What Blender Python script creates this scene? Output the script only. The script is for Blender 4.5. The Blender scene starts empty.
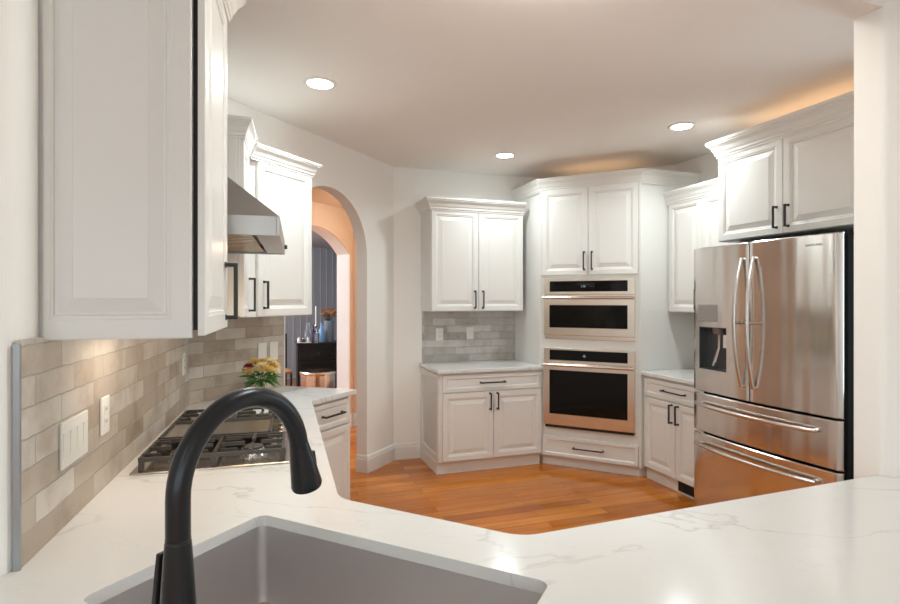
import bpy, bmesh, math, random
from mathutils import Vector, Matrix
random.seed(7)
PI = math.pi
scene = bpy.context.scene
COL = scene.collection

# ------------------------------------------------------------------ camera
cd = bpy.data.cameras.new('camera'); cam = bpy.data.objects.new('camera', cd); COL.objects.link(cam)
cam.location = (0, 0, 1.52); cam.rotation_euler = (math.radians(90), 0, 0)
cd.sensor_width = 36; cd.lens = 21.6; cd.shift_y = -2/900; cd.clip_start = .02
scene.camera = cam
# ------------------------------------------------------------------ world, exposure
w = bpy.data.worlds.new('world'); scene.world = w; w.use_nodes = True
w.node_tree.nodes['Background'].inputs[0].default_value = (.86, .93, 1, 1)
w.node_tree.nodes['Background'].inputs[1].default_value = 1.2
scene.view_settings.view_transform = 'Standard'; scene.view_settings.look = 'None'
scene.view_settings.exposure = 0.22; scene.view_settings.gamma = 1
# ------------------------------------------------------------------ added daylight lamps in the unseen windows behind the camera
def area(name, loc, rot, sx, sy, power, color, spread=180):
    l = bpy.data.lights.new(name, 'AREA'); l.shape = 'RECTANGLE'; l.size = sx; l.size_y = sy
    l.energy = power; l.color = color; l.spread = math.radians(spread)
    o = bpy.data.objects.new(name, l); COL.objects.link(o); o.location = loc; o.rotation_euler = rot
    return o
WIN = [(-1.2, 1.1), (.6, 1.1), (2.3, 1.1)]
for i, (cx, ww) in enumerate(WIN):
    area('window_daylight', (cx, -3.93, 1.5), (math.radians(90), 0, 0), ww, 1.7, 17, (.74, .93, 1))

# added daylight from an invented side window right of the refrigerator (its wall is hidden behind the wall end)
area('side_window_daylight', (2.12+.317*2.42-.04, 5.06-.948*2.42-.013, 1.55), (math.radians(90), 0, math.radians(18.5+90)), .5, 1.3, 7, (.78, .94, 1), 125)

# ------------------------------------------------------------------ materials
def mat(name, base, rough=.5, metal=0, coat=0, spec=None, emit=None, es=0, trans=0, ior=None, bump=None, bs=.02):
    m = bpy.data.materials.new(name); m.use_nodes = True
    b = m.node_tree.nodes['Principled BSDF']; nt = m.node_tree
    b.inputs['Base Color'].default_value = (*base, 1); b.inputs['Roughness'].default_value = rough
    b.inputs['Metallic'].default_value = metal; b.inputs['Coat Weight'].default_value = coat
    if spec is not None: b.inputs['Specular IOR Level'].default_value = spec
    if trans: b.inputs['Transmission Weight'].default_value = trans
    if ior: b.inputs['IOR'].default_value = ior
    if emit: b.inputs['Emission Color'].default_value = (*emit, 1); b.inputs['Emission Strength'].default_value = es
    if bump:
        tc = nt.nodes.new('ShaderNodeTexCoord'); n = nt.nodes.new('ShaderNodeTexNoise'); n.inputs['Scale'].default_value = bump
        bp = nt.nodes.new('ShaderNodeBump'); bp.inputs['Strength'].default_value = bs; bp.inputs['Distance'].default_value = .01
        nt.links.new(tc.outputs['Object'], n.inputs['Vector']); nt.links.new(n.outputs['Fac'], bp.inputs['Height'])
        nt.links.new(bp.outputs['Normal'], b.inputs['Normal'])
    return m
def nodes(m): return m.node_tree.nodes, m.node_tree.links, m.node_tree.nodes['Principled BSDF']
def mth(nt, op, a, b=None):
    n = nt.nodes.new('ShaderNodeMath'); n.operation = op
    for i, v in enumerate((a, b)):
        if v is None: continue
        if isinstance(v, (int, float)): n.inputs[i].default_value = v
        else: nt.links.new(v, n.inputs[i])
    return n.outputs[0]
def ramp(nt, src, stops):
    r = nt.nodes.new('ShaderNodeValToRGB'); nt.links.new(src, r.inputs[0])
    els = r.color_ramp.elements
    while len(els) < len(stops): els.new(.5)
    for e, (p, c) in zip(els, stops): e.position = p; e.color = (*c, 1)
    return r.outputs[0]
def mixc(nt, fac, a, b, mode='MIX'):
    n = nt.nodes.new('ShaderNodeMix'); n.data_type = 'RGBA'; n.blend_type = mode
    for i, v in ((0, fac), (6, a), (7, b)):
        if isinstance(v, (int, float)): n.inputs[i].default_value = v
        elif isinstance(v, tuple): n.inputs[i].default_value = (*v, 1)
        else: nt.links.new(v, n.inputs[i])
    return n.outputs[2]

ADDED_DRUM = 7  # power of the added drum light
M = {}
M['cab'] = mat('cabinet_paint', (.79, .775, .745), .38, bump=60, bs=.01)
M['wall'] = mat('wall_paint', (.90, .87, .83), .75, bump=220, bs=.05)
M['ceil'] = mat('ceiling_paint', (.89, .86, .82), .85, bump=160, bs=.05)
M['trimw'] = mat('trim_paint', (.80, .77, .74), .35)
M['hall'] = mat('hall_paint', (.82, .62, .45), .8)
M['grey'] = mat('grey_blue_paint', (.47, .50, .53), .8)
M['black'] = mat('black_hardware', (.018, .016, .015), .42)
M['faucet'] = mat('matte_black_faucet', (.03, .032, .036), .3, metal=.7)
M['dark'] = mat('dark_void', (.008, .008, .008), .6)
M['glassblk'] = mat('black_oven_glass', (.004, .004, .004), .05, spec=.22)
M['iron'] = mat('cast_iron', (.05, .042, .036), .36)
M['chrome'] = mat('chrome', (.8, .8, .8), .12, metal=1)
M['plate'] = mat('outlet_plastic', (.80, .77, .72), .3)
M['slot'] = mat('outlet_slot', (.10, .09, .08), .5)
M['sidegrey'] = mat('fridge_side', (.018, .018, .019), .9, spec=0)
M['glow'] = mat('lamp_lens', (1, 1, 1), .5, emit=(1, .93, .84), es=14)
M['darkwood'] = mat('ebony_wood', (.008, .006, .005), .5, spec=.2)
M['baffle'] = mat('baffle_metal', (.62, .46, .30), .28, metal=1)
M['glass'] = mat('clear_glass', (.95, .97, .97), .02, trans=1, ior=1.45)
M['water'] = mat('water', (.9, .97, .95), .0, trans=1, ior=1.33)
M['petalY'] = mat('petal_yellow', (.92, .66, .26), .6)
M['petalC'] = mat('petal_cream', (.94, .78, .48), .6)
M['petalR'] = mat('petal_rose', (.50, .08, .12), .6)
M['leaf'] = mat('leaf_green', (.07, .20, .035), .5)
M['stem'] = mat('stem_green', (.10, .22, .05), .5)
M['display'] = mat('display_digits', (.1, .2, .3), .5, emit=(.45, .7, .9), es=.35)
M['silvertext'] = mat('emblem_grey', (.22, .21, .20), .3, metal=.6)
M['vasegrey'] = mat('grey_ceramic', (.16, .17, .19), .5)
M['dried'] = mat('dried_flower', (.32, .13, .04), .8)
M['candle'] = mat('candle_wax', (.7, .68, .62), .5)
M['labelblue'] = mat('bottle_label', (.15, .28, .45), .5)
M['wine'] = mat('dark_bottle', (.04, .015, .04), .15)
M['copper'] = mat('bin_steel', (.62, .47, .36), .22, metal=1)  # steel bin, its copper reflection put into the base colour
M['caulk'] = mat('trim_metal', (.33, .34, .35), .4, metal=.6)

def steel(name, base, rough, sx, sz, amt=.03, aniso=0, wavy=False):
    m = mat(name, base, rough, metal=1); N, L, B = nodes(m); nt = m.node_tree
    tc = N.new('ShaderNodeTexCoord'); mp = N.new('ShaderNodeMapping'); mp.inputs['Scale'].default_value = (sx, sx, sz)
    n = N.new('ShaderNodeTexNoise'); n.inputs['Scale'].default_value = 1; n.inputs['Detail'].default_value = 3
    L.new(tc.outputs['Object'], mp.inputs[0]); L.new(mp.outputs[0], n.inputs['Vector'])
    r = mth(nt, 'MULTIPLY', n.outputs['Fac'], amt*2); r = mth(nt, 'ADD', r, rough-amt); L.new(r, B.inputs['Roughness'])
    tg = N.new('ShaderNodeTangent'); tg.direction_type = 'RADIAL'; tg.axis = 'Z'; L.new(tg.outputs[0], B.inputs['Tangent']); B.inputs['Anisotropic'].default_value = aniso
    if wavy:
        m3 = N.new('ShaderNodeMapping'); m3.inputs['Scale'].default_value = (5.5, 5.5, .35); n3 = N.new('ShaderNodeTexNoise'); n3.inputs['Scale'].default_value = 1; n3.inputs['Detail'].default_value = 1
        bp = N.new('ShaderNodeBump'); bp.inputs['Strength'].default_value = .5; bp.inputs['Distance'].default_value = .03
        L.new(tc.outputs['Object'], m3.inputs[0]); L.new(m3.outputs[0], n3.inputs['Vector']); L.new(n3.outputs['Fac'], bp.inputs['Height']); L.new(bp.outputs[0], B.inputs['Normal'])
    return m
M['steel'] = steel('brushed_steel', (.74, .715, .69), .17, 3, 60, .02, .6, True)
M['steelo'] = steel('oven_steel', (.80, .72, .64), .26, 3, 60, .02, .6)
M['steelh'] = steel('brushed_handle', (.68, .64, .60), .22, 10, 300)
M['hoodst'] = steel('hood_steel', (.46, .45, .44), .42, 4, 40, .01)
M['sink'] = steel('sink_steel', (.64, .62, .62), .42, 200, 6)
M['cookst'] = steel('cooktop_steel', (.62, .56, .50), .2, 300, 6)

def tile_mat(name, cols, off, mort):
    m = mat(name, (.6, .55, .5), .42); N, L, B = nodes(m); nt = m.node_tree
    tc = N.new('ShaderNodeTexCoord'); sp = N.new('ShaderNodeSeparateXYZ'); cb = N.new('ShaderNodeCombineXYZ')
    L.new(tc.outputs['Object'], sp.inputs[0])
    # wobbly hand-made edges
    wn = N.new('ShaderNodeTexNoise'); wn.inputs['Scale'].default_value = 22; wn.inputs['Detail'].default_value = 3
    L.new(tc.outputs['Object'], wn.inputs['Vector'])
    wob = mth(nt, 'MULTIPLY', mth(nt, 'SUBTRACT', wn.outputs['Fac'], .5), .011)
    L.new(mth(nt, 'ADD', mth(nt, 'ADD', sp.outputs[0], off), wob), cb.inputs[0])
    L.new(mth(nt, 'ADD', sp.outputs[2], wob), cb.inputs[1])
    br = N.new('ShaderNodeTexBrick'); br.offset = .37; br.offset_frequency = 2; br.squash = 1
    br.inputs['Scale'].default_value = 1; br.inputs['Brick Width'].default_value = .235; br.inputs['Row Height'].default_value = .0715
    br.inputs['Mortar Size'].default_value = .0022; br.inputs['Mortar Smooth'].default_value = .3; br.inputs['Bias'].default_value = 0
    br.inputs['Color1'].default_value = (0, 0, 0, 1); br.inputs['Color2'].default_value = (1, 1, 1, 1); br.inputs['Mortar'].default_value = (.5, .5, .5, 1)
    L.new(cb.outputs[0], br.inputs['Vector'])
    c = ramp(nt, br.outputs['Color'], [(i/(len(cols)-1), c) for i, c in enumerate(cols)])
    n = N.new('ShaderNodeTexNoise'); n.inputs['Scale'].default_value = 6; n.inputs['Detail'].default_value = 7; n.inputs['Roughness'].default_value = .6
    L.new(tc.outputs['Object'], n.inputs['Vector'])
    st = ramp(nt, n.outputs['Fac'], [(.34, (.70, .63, .56)), (.52, (1, .98, .96)), (.7, (1.06, 1.06, 1.06))])
    c = mixc(nt, .75, c, st, 'MULTIPLY')
    c = mixc(nt, br.outputs['Fac'], c, mort); L.new(c, B.inputs['Base Color'])
    bp = N.new('ShaderNodeBump'); bp.inputs['Strength'].default_value = .9; bp.inputs['Distance'].default_value = .008
    h = mth(nt, 'SUBTRACT', mth(nt, 'MULTIPLY', n.outputs['Fac'], .5), br.outputs['Fac'])
    L.new(h, bp.inputs['Height']); L.new(bp.outputs[0], B.inputs['Normal'])
    return m
M['tile'] = tile_mat('travertine_tile', [(.36, .28, .21), (.54, .48, .41), (.44, .37, .30), (.62, .57, .51), (.50, .45, .40)], .05, (.44, .40, .35))
M['tileg'] = tile_mat('grey_marble_tile', [(.38, .35, .32), (.54, .52, .50), (.46, .42, .38), (.62, .61, .60), (.50, .49, .48)], .13, (.50, .48, .46))

def quartz():
    m = mat('white_quartz', (.76, .75, .73), .16, coat=.15); N, L, B = nodes(m); nt = m.node_tree
    tc = N.new('ShaderNodeTexCoord'); mp = N.new('ShaderNodeMapping'); mp.inputs['Rotation'].default_value = (0, 0, .6); mp.inputs['Scale'].default_value = (1, 2.1, 1)
    L.new(tc.outputs['Object'], mp.inputs[0])
    cur = None
    for sc, wd, am in ((.95, .010, .5), (2.0, .006, .16)):
        n = N.new('ShaderNodeTexNoise'); n.inputs['Scale'].default_value = sc; n.inputs['Detail'].default_value = 5; n.inputs['Roughness'].default_value = .55; n.inputs['Distortion'].default_value = .7
        L.new(mp.outputs[0], n.inputs['Vector'])
        d = mth(nt, 'ABSOLUTE', mth(nt, 'SUBTRACT', n.outputs['Fac'], .5))
        v = mth(nt, 'MULTIPLY', mth(nt, 'SUBTRACT', 1, mth(nt, 'MINIMUM', mth(nt, 'DIVIDE', d, wd), 1)), am)
        cur = v if cur is None else mth(nt, 'MAXIMUM', cur, v)
    n2 = N.new('ShaderNodeTexNoise'); n2.inputs['Scale'].default_value = 2.2; L.new(tc.outputs['Object'], n2.inputs['Vector'])
    f = mth(nt, 'MULTIPLY', cur, mth(nt, 'MINIMUM', mth(nt, 'MULTIPLY', n2.outputs['Fac'], 1.5), 1))
    c = mixc(nt, f, (.76, .75, .73), (.42, .41, .42)); L.new(c, B.inputs['Base Color'])
    return m
M['quartz'] = quartz()

def wood(name, ang, cols):
    m = mat(name, (.5, .2, .06), .16, coat=.0); N, L, B = nodes(m); nt = m.node_tree
    tc = N.new('ShaderNodeTexCoord'); mp = N.new('ShaderNodeMapping'); mp.inputs['Rotation'].default_value = (0, 0, -ang)
    L.new(tc.outputs['Object'], mp.inputs[0])
    br = N.new('ShaderNodeTexBrick'); br.offset = .43; br.offset_frequency = 2
    br.inputs['Scale'].default_value = 1; br.inputs['Brick Width'].default_value = 1.15; br.inputs['Row Height'].default_value = .1
    br.inputs['Mortar Size'].default_value = .0009; br.inputs['Mortar Smooth'].default_value = .2
    br.inputs['Color1'].default_value = (0, 0, 0, 1); br.inputs['Color2'].default_value = (1, 1, 1, 1); br.inputs['Mortar'].default_value = (.2, .2, .2, 1)
    L.new(mp.outputs[0], br.inputs['Vector'])
    c = ramp(nt, br.outputs['Color'], [(i/(len(cols)-1), c) for i, c in enumerate(cols)])
    m2 = N.new('ShaderNodeMapping'); m2.inputs['Scale'].default_value = (1.6, 26, 1); L.new(mp.outputs[0], m2.inputs[0])
    n = N.new('ShaderNodeTexNoise'); n.inputs['Scale'].default_value = 1.5; n.inputs['Detail'].default_value = 6; L.new(m2.outputs[0], n.inputs['Vector'])
    g = ramp(nt, n.outputs['Fac'], [(.3, (.72, .68, .62)), (.6, (1.08, 1.06, 1.02))])
    c = mixc(nt, .8, c, g, 'MULTIPLY')
    c = mixc(nt, br.outputs['Fac'], c, (.10, .03, .01)); L.new(c, B.inputs['Base Color'])
    L.new(mth(nt, 'ADD', mth(nt, 'MULTIPLY', n.outputs['Fac'], .12), .08), B.inputs['Roughness'])
    return m
M['floor'] = wood('cherry_floor', math.radians(18.5), [(.30, .080, .009), (.54, .165, .022), (.40, .115, .013), (.64, .225, .032), (.48, .14, .016)])

# ------------------------------------------------------------------ mesh builder
class MB:
    def __init__(s): s.bm = bmesh.new()
    def face(s, vs):
        try: return s.bm.faces.new(vs)
        except ValueError: return None
    def box(s, x0, x1, y0, y1, z0, z1):
        v = [s.bm.verts.new(p) for p in ((x0,y0,z0),(x1,y0,z0),(x1,y1,z0),(x0,y1,z0),(x0,y0,z1),(x1,y0,z1),(x1,y1,z1),(x0,y1,z1))]
        for f in ((0,3,2,1),(4,5,6,7),(0,1,5,4),(1,2,6,5),(2,3,7,6),(3,0,4,7)): s.face([v[i] for i in f])
        return s
    def hexa(s, lo, hi):      # two quads of 3-D points
        v = [s.bm.verts.new(p) for p in list(lo)+list(hi)]
        for f in ((0,3,2,1),(4,5,6,7),(0,1,5,4),(1,2,6,5),(2,3,7,6),(3,0,4,7)): s.face([v[i] for i in f])
        return s
    def prism(s, poly, z0, z1):
        a = [s.bm.verts.new((x, y, z0)) for x, y in poly]; b = [s.bm.verts.new((x, y, z1)) for x, y in poly]
        s.face(a[::-1]); s.face(b); n = len(poly)
        for i in range(n): s.face([a[i], a[(i+1)%n], b[(i+1)%n], b[i]])
        return s
    def prism_y(s, poly, y0, y1):   # polygon in x-z
        a = [s.bm.verts.new((x, y0, z)) for x, z in poly]; b = [s.bm.verts.new((x, y1, z)) for x, z in poly]
        s.face(a); s.face(b[::-1]); n = len(poly)
        for i in range(n): s.face([a[i], b[i], b[(i+1)%n], a[(i+1)%n]])
        return s
    def tube(s, pts, r, seg=12, cap=True, flat=1.0):
        pts = [Vector(p) for p in pts]; n = len(pts)
        rs = r if isinstance(r, (list, tuple)) else [r]*n
        t0 = (pts[1]-pts[0]).normalized(); up = Vector((0,0,1)) if abs(t0.z) < .9 else Vector((1,0,0))
        u = t0.cross(up).normalized(); rings = []
        for i, p in enumerate(pts):
            t = (pts[min(i+1,n-1)]-pts[max(i-1,0)]).normalized()
            u = (u - t*u.dot(t)).normalized(); v = t.cross(u)
            rings.append([s.bm.verts.new(p + (u*math.cos(2*PI*k/seg)+v*math.sin(2*PI*k/seg)*flat)*rs[i]) for k in range(seg)])
        for a, b in zip(rings, rings[1:]):
            for k in range(seg):
                f = s.face([a[k], a[(k+1)%seg], b[(k+1)%seg], b[k]])
                if f: f.smooth = True
        if cap: s.face(rings[0][::-1]); s.face(rings[-1])
        return s
    def lathe(s, prof, seg=32, c=(0,0,0)):
        rings = []
        for r, z in prof:
            rings.append([s.bm.verts.new((c[0]+max(r,1e-4)*math.cos(2*PI*k/seg), c[1]+max(r,1e-4)*math.sin(2*PI*k/seg), c[2]+z)) for k in range(seg)])
        for a, b in zip(rings, rings[1:]):
            for k in range(seg):
                f = s.face([a[k], a[(k+1)%seg], b[(k+1)%seg], b[k]])
                if f: f.smooth = True
        s.face(rings[0][::-1]); s.face(rings[-1])
        return s
    def panel(s, x0, x1, z0, z1, yf, th=.02, fr=.055, style='raised', frl=None):
        frl = frl or fr
        if style == 'raised':
            rg = [(0, .003), (.003, 0), (fr-.012, 0), (fr-.006, .0035), (fr, .004), (fr+.003, .0095), (fr+.01, .0105), (fr+.042, .003), (fr+.044, .0015)]
        elif style == 'flat':
            rg = [(0, .003), (.003, 0), (fr-.008, 0), (fr, .0075), (fr+.002, .0085)]
        else: rg = [(0, .002), (.002, 0)]
        mx = min(x1-x0, z1-z0)/2-.004
        rings = [[s.bm.verts.new(p) for p in ((x0,yf+th,z0),(x1,yf+th,z0),(x1,yf+th,z1),(x0,yf+th,z1))]]
        for i, d in rg:
            i = min(i, mx); il = i*frl/fr if i < fr else i-(fr-frl)
            rings.append([s.bm.verts.new(p) for p in ((x0+il,yf+d,z0+i),(x1-i,yf+d,z0+i),(x1-i,yf+d,z1-i),(x0+il,yf+d,z1-i))])
        for a, b in zip(rings, rings[1:]):
            for k in range(4): s.face([a[k], a[(k+1)%4], b[(k+1)%4], b[k]])
        s.face(rings[0][::-1]); s.face(rings[-1])
        return s
    def sweep(s, prof, path, ghost0=None, ghost1=None, zb=0):
        P = [Vector(p) for p in path]; n = len(P); rings = []
        for i, p in enumerate(P):
            a = P[i-1] if i > 0 else (Vector(ghost0) if ghost0 else None)
            b = P[i+1] if i < n-1 else (Vector(ghost1) if ghost1 else None)
            d1 = (p-a).normalized() if a is not None else (b-p).normalized()
            d2 = (b-p).normalized() if b is not None else d1
            n1 = Vector((d1.y, -d1.x)); n2 = Vector((d2.y, -d2.x)); m = (n1+n2).normalized(); m = m/max(.3, m.dot(n1))
            rings.append([s.bm.verts.new((p.x+m.x*o, p.y+m.y*o, zb+z)) for o, z in prof])
        k = len(prof)
        for a, b in zip(rings, rings[1:]):
            for j in range(k): s.face([a[j], a[(j+1)%k], b[(j+1)%k], b[j]])
        s.face(rings[0][::-1]); s.face(rings[-1])
        return s
    def build(s, name, m, parent=None, bevel=0, loc=None, rotz=None, smooth=False, rot=None):
        bmesh.ops.recalc_face_normals(s.bm, faces=s.bm.faces[:])
        for e in s.bm.edges:
            if len(e.link_faces) == 2 and e.calc_face_angle(0) > .6: e.smooth = False
        me = bpy.data.meshes.new(name); s.bm.to_mesh(me); s.bm.free()
        if smooth:
            for p in me.polygons: p.use_smooth = True
        me.materials.append(M[m] if isinstance(m, str) else m)
        o = bpy.data.objects.new(name, me); COL.objects.link(o)
        if parent: o.parent = parent
        if loc: o.location = loc
        if rotz is not None: o.rotation_euler = (0, 0, rotz)
        if rot: o.rotation_euler = rot
        if bevel:
            b = o.modifiers.new('bevel', 'BEVEL'); b.width = bevel; b.segments = 2; b.limit_method = 'ANGLE'; b.angle_limit = math.radians(40)
        return o
def tag(o, label, cat, group=None):
    o['label'] = label; o['category'] = cat
    if group: o['group'] = group
    return o
def thing(name, label, cat, loc, rotz=0, group=None):
    o = bpy.data.objects.new(name, None); COL.objects.link(o); o.location = loc; o.rotation_euler = (0, 0, rotz); o.empty_display_size = .1
    return tag(o, label, cat, group)
def struct(o): o['kind'] = 'structure'; return o

# ------------------------------------------------------------------ plan: wall frames (origin, direction left-to-right as seen facing the wall; +y goes into the wall)
class Frame:
    def __init__(s, o, e):
        l = math.hypot(*e); s.o = o; s.e = (e[0]/l, e[1]/l); s.m = (-s.e[1], s.e[0]); s.a = math.atan2(s.e[1], s.e[0])
    def w(s, x, y): return (s.o[0]+s.e[0]*x+s.m[0]*y, s.o[1]+s.e[1]*x+s.m[1]*y)
    def w3(s, x, y, z): return (*s.w(x, y), z)
    def l(s, p):
        dx, dy = p[0]-s.o[0], p[1]-s.o[1]; return (dx*s.e[0]+dy*s.e[1], dx*s.m[0]+dy*s.m[1])
A = (-.977, 1.209); B = (-1.525, 3.138); C = (-.538, 5.14)
LW = Frame(B, (B[0]-A[0], B[1]-A[1])); F2 = Frame(B, (C[0]-B[0], C[1]-B[1])); F3 = Frame(C, (.948, .317))
F5 = Frame((2.12, 5.06), (.317, -.948)); D = (.972, 5.645)
F4 = Frame((.837, 5.018), (1.635-.837, 4.611-5.018))      # front face of the oven tower, +y towards the corner
H = 2.79; CT = .914

def wall(name, pts, h=H, th=.12, m='wall', z0=0, ends=None):
    P = [Vector(p) for p in pts]; n = len(P); out = []
    for i, p in enumerate(P):
        d1 = (p-P[i-1]).normalized() if i else (P[1]-p).normalized()
        d2 = (P[i+1]-p).normalized() if i < n-1 else d1
        n1 = Vector((-d1.y, d1.x)); n2 = Vector((-d2.y, d2.x)); mm = (n1+n2).normalized(); mm = mm/max(.35, mm.dot(n1))
        out.append((p.x+mm.x*th, p.y+mm.y*th))
    return struct(MB().prism([tuple(p) for p in P]+out[::-1], z0, h).build(name, m))

# ------------------------------------------------------------------ structure
struct(MB().box(-8, 6, -4.2, 14, -.1, 0).build('floor', 'floor'))
struct(MB().prism([(-2.4, -4.2), (3.8, -4.2), (3.8, 1.4), (2.9, 5.3), (.9, 6.0), (-.62, 5.42), (-1.9, 2.9), (-1.2, 1.0), (-2.4, -1.0)], H, H+.1).build('ceiling', 'ceil'))
def arcfillet(p, q, r_, rad, k=5):
    p, q, r_ = Vector(p), Vector(q), Vector(r_); a = q+(p-q).normalized()*rad; b = q+(r_-q).normalized()*rad
    return [tuple(a*(1-t)**2+q*2*t*(1-t)+b*t*t) for t in [i/k for i in range(k+1)]]
near_end = (A[0]-.48*2.5, A[1]-.877*2.5)
wall('wall_left', [(near_end[0], -4.1), near_end]+arcfillet(near_end, A, B, .02)+[B])
# arch wall
ax0, ax1, spring = .779, 1.797, 1.91; ar = (ax1-ax0)/2; acx = (ax0+ax1)/2; L2 = math.hypot(C[0]-B[0], C[1]-B[1])
poly = [(0, 0), (ax0, 0)]+[(acx-ar*math.cos(t*PI/32), spring+ar*math.sin(t*PI/32)) for t in range(33)]+[(ax1, 0), (3.3, 0), (3.3, H), (0, H)]
# cut at the kitchen corner so the wall that carries on behind belongs to the hall
poly = [(x if x < 3.3 else L2, z) for x, z in poly]
struct(MB().prism_y(poly, 0, .11).build('wall_arch', 'wall', loc=(*B, 0), rotz=F2.a))
struct(MB().box(L2+.1, 3.3, .0, .11, 0, H).build('wall_hall_near', 'hall', loc=(*B, 0), rotz=F2.a))
wall('wall_back', [C, D, F5.o])
E5 = F5.w(2.73, 0)
wall('wall_right', [F5.o, F5.w(2.16, 0)])
for a_, b_, z0_, z1_, nm in ((2.16, 2.73, 0, .88, 'wall_right_low'), (2.16, 2.73, 2.22, H, 'wall_right_high'), (2.69, 2.73, .88, 2.22, 'wall_right_pier')):
    struct(MB().prism([F5.w(a_, 0), F5.w(b_, 0), F5.w(b_, .12), F5.w(a_, .12)], z0_, z1_).build(nm, 'wall'))
mb = MB()
for a_, b_, c_, d_ in ((2.16, 2.69, .88, .92), (2.16, 2.69, 2.18, 2.22), (2.16, 2.19, .92, 2.18), (2.66, 2.69, .92, 2.18), (2.19, 2.66, 1.53, 1.56)): mb.box(a_, b_, -.01, .05, c_, d_)
struct(mb.build('window_4', 'trimw', loc=(*F5.o, 0), rotz=F5.a))  # invented side window, added to bring in daylight
JN = (1.49, 1.86); JF = (1.457, 1.953)
jam = arcfillet((2.985, 2.5), JF, JN, .008, 3)+arcfillet(JF, JN, (3.46, .88), .02)
struct(MB().prism(jam+[(3.46, .88), (3.7, 1.0), (3.2, 2.56), (2.985, 2.5)], 0, H).build('wall_right_end', 'wall'))
struct(MB().box(3.46, 3.6, -4.1, 1.0, 0, H).build('wall_right_rear', 'wall'))
# header over the peninsula opening
hd = (-.94, -.342); HL = 2.72
struct(MB().prism([JN, JF, (JF[0]+hd[0]*HL, JF[1]+hd[1]*HL), (JN[0]+hd[0]*HL, JN[1]+hd[1]*HL)], 2.53, H).build('trim_1', 'wall'))
# unseen rear wall, its three windows added for daylight
xs = [near_end[0]]
mb = MB()
x = near_end[0]-.12
for cx, ww in WIN:
    mb.box(x, cx-ww/2, -4.12, -4, 0, H); mb.box(cx-ww/2, cx+ww/2, -4.12, -4, 0, .65); mb.box(cx-ww/2, cx+ww/2, -4.12, -4, 2.35, H); x = cx+ww/2
mb.box(x, 3.6, -4.12, -4, 0, H); struct(mb.build('wall_rear', 'wall'))
for i, (cx, ww) in enumerate(WIN):
    mb = MB(); x0, x1 = cx-ww/2, cx+ww/2
    mb.box(x0-.06, x0, -4.0, -3.97, .59, 2.41); mb.box(x1, x1+.06, -4.0, -3.97, .59, 2.41); mb.box(x0, x1, -4.0, -3.97, .59, .65); mb.box(x0, x1, -4.0, -3.97, 2.35, 2.41)
    struct(mb.build('window_%d' % (i+1), 'trimw'))
# hallway and the grey room behind it, in the arch wall's frame
HH = 2.6
def s2(mb, name, m): return struct(mb.build(name, m, loc=(*B, 0), rotz=F2.a))
ox0, ox1 = 1.86, 3.163; sp2, rise = 2.07, .27
R2 = ((ox1-ox0)**2/4+rise**2)/(2*rise); cz = sp2+rise-R2; cxm = (ox0+ox1)/2; half = math.asin((ox1-ox0)/2/R2)
arc = [(cxm+R2*math.sin(-half+2*half*t/24), cz+R2*math.cos(-half+2*half*t/24)) for t in range(25)]
s2(MB().prism_y([(-1.2, 0), (ox0, 0)]+arc+[(ox1, 0), (3.23, 0), (3.23, HH), (-1.2, HH)], 1.2, 1.22), 'wall_hall_far', 'hall')
s2(MB().prism_y([(-1.2, 0), (ox0, 0)]+arc+[(ox1, 0), (3.23, 0), (3.23, HH), (-1.2, HH)], 1.22, 1.4), 'trim_2', 'wall')
s2(MB().box(3.22, 3.34, .18, 1.4, 0, HH), 'wall_hall_right', 'hall')
s2(MB().box(-1.32, -1.2, .18, 1.4, 0, HH), 'wall_hall_left', 'hall')
s2(MB().box(-1.2, 0, .06, .18, 0, HH), 'wall_hall_side', 'hall')
s2(MB().box(-1.2, 3.3, .18, 1.4, HH, HH+.05), 'ceiling_hall', 'hall')
s2(MB().box(0, 8.2, 1.4, 5.0, HH, HH+.05), 'ceiling_study', 'grey')
mb = MB().box(0, 8.1, 4.6, 4.72, 0, HH)
for k in range(40): mb.box(.1+k*.2, .112+k*.2, 4.592, 4.6, 0, HH)
s2(mb, 'wall_study_far', 'grey')
s2(MB().box(8.0, 8.12, 1.4, 4.6, 0, HH), 'wall_study_right', 'grey')
s2(MB().box(3.34, 8.0, 1.28, 1.4, 0, HH), 'wall_study_near', 'grey')
# baseboards
bprof = [(0, 0), (.016, 0), (.016, .115), (.012, .122), (.012, .135), (.006, .15), (0, .152)]
j1 = F2.w(ax1, 0); j2 = F2.w(ax1, .11)
struct(MB().sweep(bprof, [j2, j1, C, F3.w(.262, 0)]).build('baseboard_back', 'trimw'))
hb = F2.w(3.22, 1.2)
struct(MB().sweep(bprof, [F2.w(3.163, 1.2), hb, F2.w(3.22, .2)]).build('baseboard_hall', 'trimw'))

# ------------------------------------------------------------------ cabinets
def handle(parent, x, z, length, y, vertical=True, r=.0055, out=.032, mtl='black'):
    mb = MB(); h = length/2
    if vertical:
        mb.box(x-r, x+r, y-out-r, y-out+r, z-h, z+h)
        for s_ in (-1, 1): mb.box(x-r, x+r, y-out, y, z+s_*(h-r)-r, z+s_*(h-r)+r); mb.box(x-r*1.5, x+r*1.5, y-.003, y, z+s_*(h-r)-r*1.5, z+s_*(h-r)+r*1.5)
    else:
        mb.box(x-h, x+h, y-out-r, y-out+r, z-r, z+r)
        for s_ in (-1, 1): mb.box(x+s_*(h-r)-r, x+s_*(h-r)+r, y-out, y, z-r, z+r); mb.box(x+s_*(h-r)-r*1.5, x+s_*(h-r)+r*1.5, y-.003, y, z-r*1.5, z+r*1.5)
    o = mb.build('handle', mtl, parent, bevel=.0015); o['label'] = 'matt black bar handle'; return o
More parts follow.
